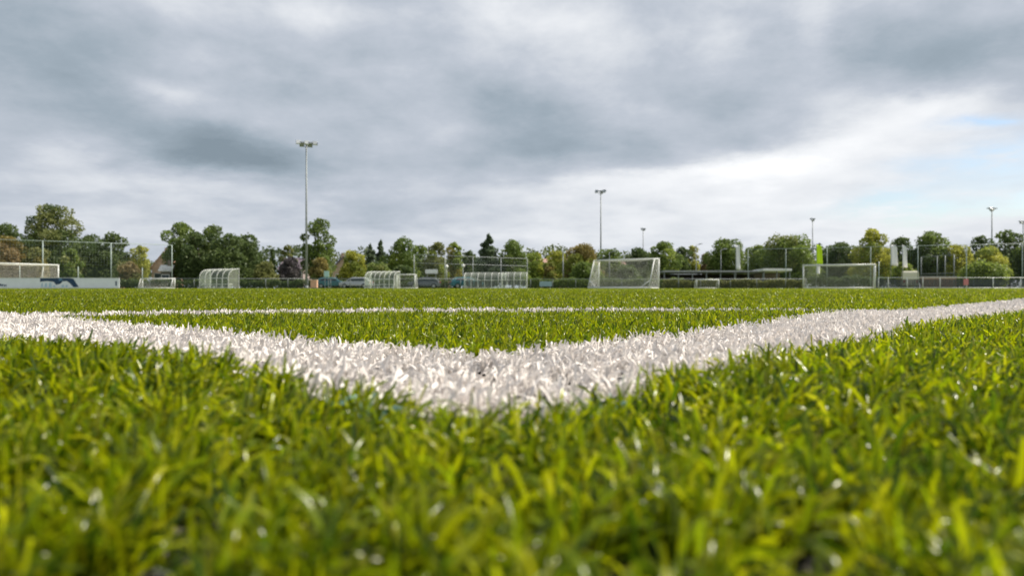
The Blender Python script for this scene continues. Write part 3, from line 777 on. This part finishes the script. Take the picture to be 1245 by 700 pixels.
# ------------------------------------------------------------------ goals
def net_panel(m, p00, p10, p01, p11, nu, nv, r):
    """cords of a net stretched between four corners (u from 00 to 10, v from 00 to 01)"""
    p00, p10, p01, p11 = map(Vector, (p00, p10, p01, p11))
    def P(u, v): return p00.lerp(p10, u).lerp(p01.lerp(p11, u), v)
    sag = lambda u, v: Vector((0, 0, -0.10 * sin(pi * u) * sin(pi * v)))
    for k in range(nu + 1):
        u = k / nu; pts = [P(u, j / 4) + sag(u, j / 4) for j in range(5)]
        for a, b in zip(pts[:-1], pts[1:]): m.tube(a, b, r, r, 3, caps=False)
    for k in range(nv + 1):
        v_ = k / nv; pts = [P(j / 6, v_) + sag(j / 6, v_) for j in range(7)]
        for a, b in zip(pts[:-1], pts[1:]): m.tube(a, b, r, r, 3, caps=False)
def goal(label, px, D, rz, w=7.32, h=2.44, db=2.0, dt=0.8, cell=.14, cord=.0045, braces=True, netm='net', r=.055, rt=.035, group='football goals', boxy=False, name='football_goal'):
    """mouth in the local x-z plane at y=0; the net goes back to -y; origin under the middle of the crossbar"""
    t = thing(name, label, 'goal', (PX(px, D), D, 0), rz, group)
    x = w / 2
    for s_ in (-1, 1):
        MB().tube((s_ * x, 0, 0), (s_ * x, 0, h - r), r, r, 12).build('post', M['white_metal'], t, smooth=True)
    MB().tube((-x - r, 0, h), (x + r, 0, h), r, r, 12).build('crossbar', M['white_metal'], t, smooth=True)
    zt = h - .03
    for s_ in (-1, 1):
        f_ = MB().tube((s_ * x, -.02, zt), (s_ * x, -dt, zt), rt, rt, 8).tube((s_ * x, -dt, zt), (s_ * x, -db, .05), rt, rt, 8).build('side_stay', M['white_metal'], t, smooth=True)
        MB().tube((s_ * x, -.05, .05), (s_ * x, -db, .05), rt, rt, 8).build('ground_bar', M['white_metal'], t, smooth=True)
        if braces:
            yb = -db + (db - dt) * .28; MB().tube((s_ * x, yb, h * .28), (s_ * (x - .62), -db, .06), rt * .9, rt * .9, 8).build('brace', M['white_metal'], f_, smooth=True)
    MB().tube((-x, -db, .055), (x, -db, .055), rt * 1.7, rt * 1.7, 8).build('ground_bar', M['white_metal'], t, smooth=True)
    MB().tube((-x, -dt, zt), (x, -dt, zt), rt * .7, rt * .7, 8).build('rear_top_bar', M['white_metal'], t, smooth=True)
    m = MB()
    nu = int(w / cell); nv = int(h / cell); nd = max(2, int(dt / cell))
    net_panel(m, (-x, -db + .03, .08), (x, -db + .03, .08), (-x, -dt, zt - .04), (x, -dt, zt - .04), nu, nv, cord)
    net_panel(m, (-x, 0, zt), (x, 0, zt), (-x, -dt, zt), (x, -dt, zt), nu, nd, cord)
    for s_ in (-1, 1): net_panel(m, (s_ * x, -.03, .06), (s_ * x, -db + .04, .06), (s_ * x, -.03, zt), (s_ * x, -dt, zt), max(3, int(db / cell)), nv, cord)
    m.build('net', M[netm], t)
    return t
goal('nearest goal, seen from behind, with thick white base bar and braced stays', 763.5, 50, radians(-37), w=4.6, h=2.0, db=1.5, dt=.65, cell=.13, cord=.005, r=.05, rt=.035)
goal('full size white goal with its mouth facing the camera at the right', 1019.5, 75.5, radians(-22 + 180), w=6.8, db=1.9, dt=1.2, cell=.15, cord=.0085, braces=False, r=.075, rt=.04)
t = goal('old goal with sandy net behind the white boards at the left', 30, 72.5, radians(-109), db=2.6, dt=2.1, cell=.13, cord=.008, netm='net_sand', braces=False, r=.06, rt=.045)
goal('mini white goal standing low against the olive hedge', 860.5, 88, radians(8 + 180), w=2.8, h=1.05, db=.8, dt=.35, cell=.14, cord=.004, braces=False, r=.05, rt=.025)
goal('small white goal between the white rimmed dugout and the backstop frame', 493.5, 89, radians(-14 + 180), w=2.35, h=1.7, db=1.0, dt=.5, cell=.14, cord=.005, braces=False, r=.06, rt=.03)
goal('low white training goal by the high fence at the left', 193, 84, radians(-5), w=3.9, h=1.15, db=.9, dt=.4, cell=.14, cord=.004, braces=False, r=.045, rt=.03)

# ------------------------------------------------------------------ dugouts
def dugout(label, px, D, rz, length, h=2.1, depth=1.3, bays=5, seats=True, vert=False, cat='dugout', rr=.028):
    """back at y=-depth/2 (towards the camera), open front at +y; curved clear shell over ribs"""
    t = thing('dugout', label, cat, (PX(px, D), D, 0), rz, 'team dugouts')
    y0, y1 = -depth / 2, depth / 2
    prof = [(y0, 0.0), (y0, h * .52)] + [(y0 + depth * .62 * (1 - cos(a)), h * .52 + h * .44 * sin(a)) for a in [radians(q) for q in (15, 30, 45, 60, 75, 90)]] + [(y1, h)]
    x = length / 2
    for k in range(bays + 1):
        rx = -x + length * k / bays
        MB().path([(rx, p, z) for p, z in prof], rr).build('rib', M['white_metal'], t)
    for s_ in (-1, 1):
        MB().tube((s_ * x, y1 - .05, 0), (s_ * x, y1 - .05, h), rr, rr).build('front_post', M['white_metal'], t)
    for p, z in ((prof[0][0], .08), prof[1], prof[-1]):
        MB().tube((-x, p - .01, z), (x, p - .01, z), rr * .9, rr * .9).build('rail', M['white_metal'], t)
    m = MB(); vs = []; n_ = len(prof)
    for X_ in (-x + .02, x - .02):
        for (p, z) in prof: vs.append((X_, p + .03, max(z - .02, .04)))
    m.add(vs, [(k, k + 1, n_ + k + 1, n_ + k) for k in range(n_ - 1)])
    sh = m.build('clear_shell', M['poly'], t, smooth=True)
    for s_ in (-1, 1):
        MB().add([(s_ * (x - .03), p + .03, max(z - .02, .04)) for p, z in prof] + [(s_ * (x - .03), y1 - .05, .04)], [tuple(range(n_ + 1))]).build('side_panel', M['poly'], t)
    if seats:
        b = MB().box((0, y0 + .45, .45), (length - .3, .38, .05)).build('bench', M['roof_white'], t)
        for k in range(4): MB().box((-x + .4 + (length - .8) * k / 3, y0 + .45, .21), (.06, .3, .42)).build('bench_leg', M['galv'], b)
    return t
dugout('clear curved dugout with white ribs right of the low training goal', 266.5, 78, radians(-33), 5.0, h=2.1, depth=1.35)
dugout('milky curved dugout with white rim left of the small goal', 465, 86, radians(-20), 3.9, h=2.02, depth=1.5, bays=6)
t = dugout('long clear team shelter with dark seats under the conifer', 590, 92, radians(-6), 5.2, h=1.98, depth=1.3, bays=6, seats=False)
t2 = dugout('clear team shelter joined to the right end of the long shelter', 625.5, 90, radians(-6), 3.1, h=1.98, depth=1.3, bays=4, seats=False)
M['seat'] = mat('dark_blue_seat', (0.02, 0.025, 0.035), .6)
for root, nS, ln in ((t, 9, 5.2), (t2, 5, 3.1)):
    for k in range(nS):
        x = -ln / 2 + .35 + (ln - .7) * k / (nS - 1)
        m = MB().box((x, -.1, .42), (.42, .4, .06)); m.add(*[[(x - .2, -.32, .42), (x + .2, -.32, .42), (x + .2, -.38, .95), (x - .2, -.38, .95), (x - .2, -.27, .42), (x + .2, -.27, .42), (x + .2, -.33, .95), (x - .2, -.33, .95)], [(0, 1, 2, 3), (4, 5, 6, 7), (0, 1, 5, 4), (3, 2, 6, 7), (0, 3, 7, 4), (1, 2, 6, 5)]])
        m.box((x, -.1, .2), (.06, .06, .4)); m.build('seat', M['seat'], root)

# ------------------------------------------------------------------ boards
def board(label, px0, px1, D, h, rz=0, name='advert_board', m=None, art=None):
    a = PX(px0, D); b = PX(px1, D); w = b - a
    t = thing(name, label, 'board', ((a + b) / 2, D, 0), rz, 'white boards at the pitch edge')
    MB().box((0, 0, h / 2 + .03), (w - .02, .05, h)).build('panel', m or M['board_white'], t, bevel=.01)
    MB().box((0, -.03, h + .025), (w - .02, .03, .03)).build('edge_trim', M['white_metal'], t)
    for s_ in (-1, 1):
        MB().tube((s_ * w * .38, .35, 0), (s_ * w * .38, .03, h * .85), .02, .02).build('prop', M['galv'], t)
    return t, w
D_B = 60
t, w = board('white pitch side board with small black lettering at the left edge', -48, 48.5, D_B, .84)
m = MB()
for k, (x, ww) in enumerate([(-.02, .34), (.20, .14), (.37, .10), (.50, .08)]): m.box((-w / 2 + 3.28 + x, -.035, .30 - .02 * k), (ww * .8, .012, .16))
m.build('lettering', M['navy'], t)
t, w = board('pitch side board with navy and pale blue swoosh print', 48.5, 96, D_B, .86)
m = MB()
m.add([(x, -.032, z) for x, z in [(-1.58, .84), (-.55, .86), (.9, .86), (1.18, .80), (1.42, .42), (1.62, .14), (1.2, .10), (.86, .45), (.62, .62), (.30, .60), (.1, .40), (-.25, .30), (-.45, .55), (-1.0, .62), (-1.58, .56)]], [tuple(range(15))])
m.build('navy_swoosh', M['navy'], t)
m = MB()
for x0, x1, z0, z1 in ((-1.5, -1.32, .12, .48), (-1.22, -.98, .12, .46), (-.88, -.62, .1, .5), (-.52, -.3, .14, .28), (.18, .42, .12, .32), (.5, .72, .12, .3)):
    m.add([(x0, -.034, z0), (x1, -.034, z0), (x1 - .04, -.034, z1), (x0 + .05, -.034, z1 - .03)], [(0, 1, 2, 3)])
m.build('pale_blue_lettering', M['pale_blue'], t)
MB().add([(-.05, -.036, .86), (.2, -.036, .86), (.28, -.036, .66), (-.02, -.036, .62)], [(0, 1, 2, 3)]).build('blue_mark', mat('mid_blue_print', (.10, .20, .34), .5), t)
t, w = board('white pitch side board with one small dark mark at its right end', 96, 145.5, D_B, .84)
MB().box((w / 2 - .28, -.035, .42), (.11, .012, .38)).build('dark_mark', M['navy'], t)

# sign board above the railing, middle
def sign(label, px, D, wpx, top, bot, m, cat='sign', name='sign_board'):
    w = wpx / FPX * D; z1 = HZ(top, D); z0 = HZ(bot, D)
    t = thing(name, label, cat, (PX(px, D), D, 0))
    MB().box((0, 0, (z0 + z1) / 2), (w, .06, z1 - z0)).build('panel', m, t, bevel=.01)
    for s_ in (-1, 1): MB().tube((s_ * w * .35, .06, 0), (s_ * w * .35, .06, z1 - .05), .04, .04).build('post', M['galv'], t)
    return t
sign('plain white sign board on two posts inside the backstop frame', 524.5, 104, 15, 327, 332, M['roof_white'])
sign('small pale teal sign above the parked cars right of the tall mast', 397, 97, 6, 329, 336, mat('pale_teal_paint', (.42, .62, .60), .5))
sign('light blue panel by the hedge left of the nearest goal', 663.5, 92, 15, 341.5, 347.5, mat('light_blue_paint', (.25, .36, .42), .5))
sign('small red and pink panel hung on the right railing', 1174.5, 84.5, 6, 338.5, 346, mat('red_pink_paint', (.55, .20, .20), .5))

# orange electrical cabinet
t = thing('equipment_box', 'pinkish orange equipment box at the foot of the tall mast', 'box', (PX(382, 89), 89, 0))
MB().box((0, 0, .52), (.78, .5, .9)).build('cabinet', mat('salmon_paint', (.62, .36, .24), .6, noise=.1), t, bevel=.02)
MB().box((0, 0, 1.0), (.86, .58, .07)).build('lid', mat('salmon_lid', (.66, .45, .34), .6), t, bevel=.02)
MB().box((0, 0, .04), (.7, .42, .07)).build('plinth', M['galv'], t)
MB().box((.2, -.27, .55), (.04, .04, .16)).build('handle', M['lamp_body'], t)

# ------------------------------------------------------------------ shelter with flat roof
def shelter(label, px0, px1, D, top, roofm, wallm, th=.28, dep=4.0, nposts=8, wall=True, zb=1.0):
    a, b = PX(px0, D), PX(px1, D); w = b - a; h = HZ(top, D)
    t = thing('open_shelter', label, 'shelter', ((a + b) / 2, D + dep / 2, 0))
    MB().prism([(-dep / 2 - .3, h - th), (dep / 2 + .2, h - th - .15), (dep / 2 + .2, h - .12), (-dep / 2 - .3, h)], 0, -w / 2, w / 2).build('roof', roofm, t, bevel=.02)
    if wall:
        MB().box((0, dep / 2, (h - th - .2) / 2), (w - .3, .12, h - th - .25)).build('back_wall', wallm, t)
    for k in range(nposts): MB().box((-w / 2 + .2 + (w - .4) * k / (nposts - 1), -dep / 2, (h - th) / 2), (.12, .12, h - th - .01)).build('post', M['galv'], t)
    return t
shelter('long low dark shelter with thin pale grey roof behind the olive hedge', 806, 929, 104, 328.5, M['roof_sheet'], M['wood_dark'], th=.22)
shelter('short carport with bright white roof in front of the wide tree', 927, 962, 101.5, 326, M['roof_white'], mat('brown_shed_wall', (.16, .12, .09), .8), th=.32, nposts=3)
t = thing('brick_wall', 'low terracotta brick wall under the ball court cage', 'wall', (PX(1141, 100), 100, 0))
MB().box((0, 0, .8), (4.8, .3, 1.6)).build('brickwork', mat('terracotta_brick', (.28, .19, .14), .9, noise=.25, nscale=6, bump=.3), t)
MB().box((0, 0, 1.63), (4.9, .38, .07)).build('coping', M['roof_sheet'], t)

# ------------------------------------------------------------------ vehicles
def wheel(parent, x, y, r, n=''):
    w_ = MB(); seg = 18
    w_.tube((x, y - .1, r), (x, y + .1, r), r, r, seg); o = w_.build('wheel', M['rubber'], parent)
    s_ = 1 if y > 0 else -1
    MB().tube((x, y + s_ * .085, r), (x, y + s_ * .115, r), r * .62, r * .55, seg).build('rim', M['rim'], o)
def car(label, px, D, rz, color, van=False, z=0.0, name='parked_car', group='cars parked behind the railings', cat='car'):
    t = thing(name, label, cat, (PX(px, D), D, z), rz, group)
    pm = mat('car_paint', color, .25, .3, spec=.6)
    if van:
        Lc, Wc = 5.2, 1.95
        side_ = [(-2.6, .45), (-2.6, 2.35), (-2.35, 2.62), (1.2, 2.64), (1.6, 2.45), (2.15, 1.55), (2.55, 1.3), (2.62, .5), (2.3, .32), (-2.4, .32)]
        glass = [(1.02, 1.5), (1.95, 1.5), (1.48, 2.28), (1.02, 2.32)]
        ws = [(1.66, 2.4), (2.17, 1.58)]
    else:
        Lc, Wc = 4.3, 1.75
        side_ = [(-2.12, .45), (-2.15, .85), (-2.0, .98), (-1.55, 1.38), (-1.2, 1.46), (.2, 1.47), (.55, 1.38), (1.15, .98), (1.95, .82), (2.14, .65), (2.12, .36), (-2.1, .30)]
        glass = [(-1.62, 1.02), (.98, 1.0), (.45, 1.33), (-1.25, 1.36)]
        ws = [(.56, 1.36), (1.13, .99)]
    y = Wc / 2
    m = MB(); n_ = len(side_)
    # sides lean in above the waist
    vs = []
    for s_ in (-1, 1):
        for (a, z_) in side_: vs.append((a, s_ * (y - max(0, z_ - (1.4 if van else .95)) * (.08 if van else .32)), z_))
    m.add(vs, [tuple(range(n_)), tuple(range(2 * n_ - 1, n_ - 1, -1))] + [(k, n_ + k, n_ + (k + 1) % n_, (k + 1) % n_) for k in range(n_)])
    b = m.build('body', pm, t, bevel=.05)
    for s_ in (-1, 1):
        k = .08 if van else .32; w0 = 1.4 if van else .95
        MB().add([(a, s_ * (y - max(0, z_ - w0) * k + .012), z_) for a, z_ in glass], [(0, 1, 2, 3)]).build('side_window', M['glass'], t)
        MB().box((Lc / 2 - .06, s_ * (y - .28), .68 if not van else .85), (.12, .34, .16)).build('headlight', M['lamp_glass'], t, bevel=.02)
        MB().box((-Lc / 2 + .03, s_ * (y - .22), .82 if not van else 1.0), (.1, .22, .2 if not van else .4)).build('tail_light', M['red_glass'], t, bevel=.02)
        for x in (-Lc * .31, Lc * .31): wheel(t, x, s_ * (y - .09), .32)
    (xa, za), (xb, zb) = ws; yy = y - .22
    MB().add([(xa + .02, -yy + .1, za + .0), (xa + .02, yy - .1, za + .0), (xb + .02, yy, zb + .03), (xb + .02, -yy, zb + .03)], [(0, 1, 2, 3)]).build('windscreen', M['glass'], t)
    MB().box((Lc / 2, 0, .42), (.08, Wc * .9, .14)).build('bumper', M['rubber'], t, bevel=.02)
    return t
car('teal blue car parked behind the railing at the left end of the long shelter', 567, 95.5, 0.25, (.03, .16, .20))
car('dark teal car beneath the small pale teal sign', 404, 99, 0.05, (.07, .20, .24))
car('silver car parked between the teal car and the white rimmed dugout', 433, 98, pi - .1, (.52, .53, .56))
car('grey car parked behind the small white goal', 516, 98.5, pi, (.14, .15, .17))
car('white van standing behind the dark flat roofed shelter', 837, 111.5, 0.1, (.80, .82, .85), van=True, name='parked_van', cat='van')
car('cream van parked left of the ball court cage', 1106, 97, 1.13, (.78, .72, .55), van=True, name='parked_van', cat='van').scale = (.85, 1.0, .87)
house('garden_shed', 'small shed with white roof in front of the orange gabled house', 199, 108, 10, 328, 322.5, (0.16, 0.13, 0.10), (0.62, 0.62, 0.58), 0.2, dep=2.5, wins=1)

# ------------------------------------------------------------------ banner flags
def banner(label, px, D, wpx, top, bot, cloth, lean=0.0, low=None, pole_r=.04):
    w = wpx / FPX * D; z1 = HZ(top, D); z0 = HZ(bot, D)
    t = thing('banner_flag', label, 'flag', (PX(px, D) - w / 2, D, 0), 0, 'tall banner flags')
    MB().tube((0, 0, 0), (0, 0, z1 + .15), pole_r, pole_r * .6, 8).build('pole', M['galv'], t, smooth=True)
    def sheet(za, zb, wt, wb, name, m_):
        n_ = 9; vs = []; fs = []
        for k in range(n_ + 1):
            q = k / n_; z_ = za + (zb - za) * q; ww = wb + (wt - wb) * q
            if q > .9: ww *= .8
            for j in range(5):
                x = .02 + ww * j / 4
                vs.append((x + lean * (z_ - za), .10 * sin(j * 1.5 + z_ * .9) * j / 4, z_ - .10 * j / 4))
        for k in range(n_):
            for j in range(4): a = k * 5 + j; fs.append((a, a + 1, a + 6, a + 5))
        o = MB().add(vs, fs).build(name, m_, t, smooth=True)
        s_ = o.modifiers.new('cloth_thickness', 'SOLIDIFY'); s_.thickness = .012
    sheet(z0, z1, w * .75, w, 'cloth', cloth)
    if low: sheet(HZ(low, D), z0 - .05, w * .55, w * .5, 'lower_cloth', M['fabric_white'])
    return t
banner('lone white banner flag right of the smooth domed tree', 897.5, 99, 5.6, 297.5, 327, M['fabric_white'])
banner('lime green banner flag with pale lower part above the right goal', 996.5, 98, 8.0, 297, 320, M['fabric_lime'], low=332)
banner('wider left one of the two white banners beyond the right goal', 1087.5, 98, 9.0, 297, 322, M['fabric_white'])
banner('narrower right one of the two white banners beyond the right goal', 1100.5, 97, 6.2, 297.5, 324, M['fabric_white'], lean=-.03)
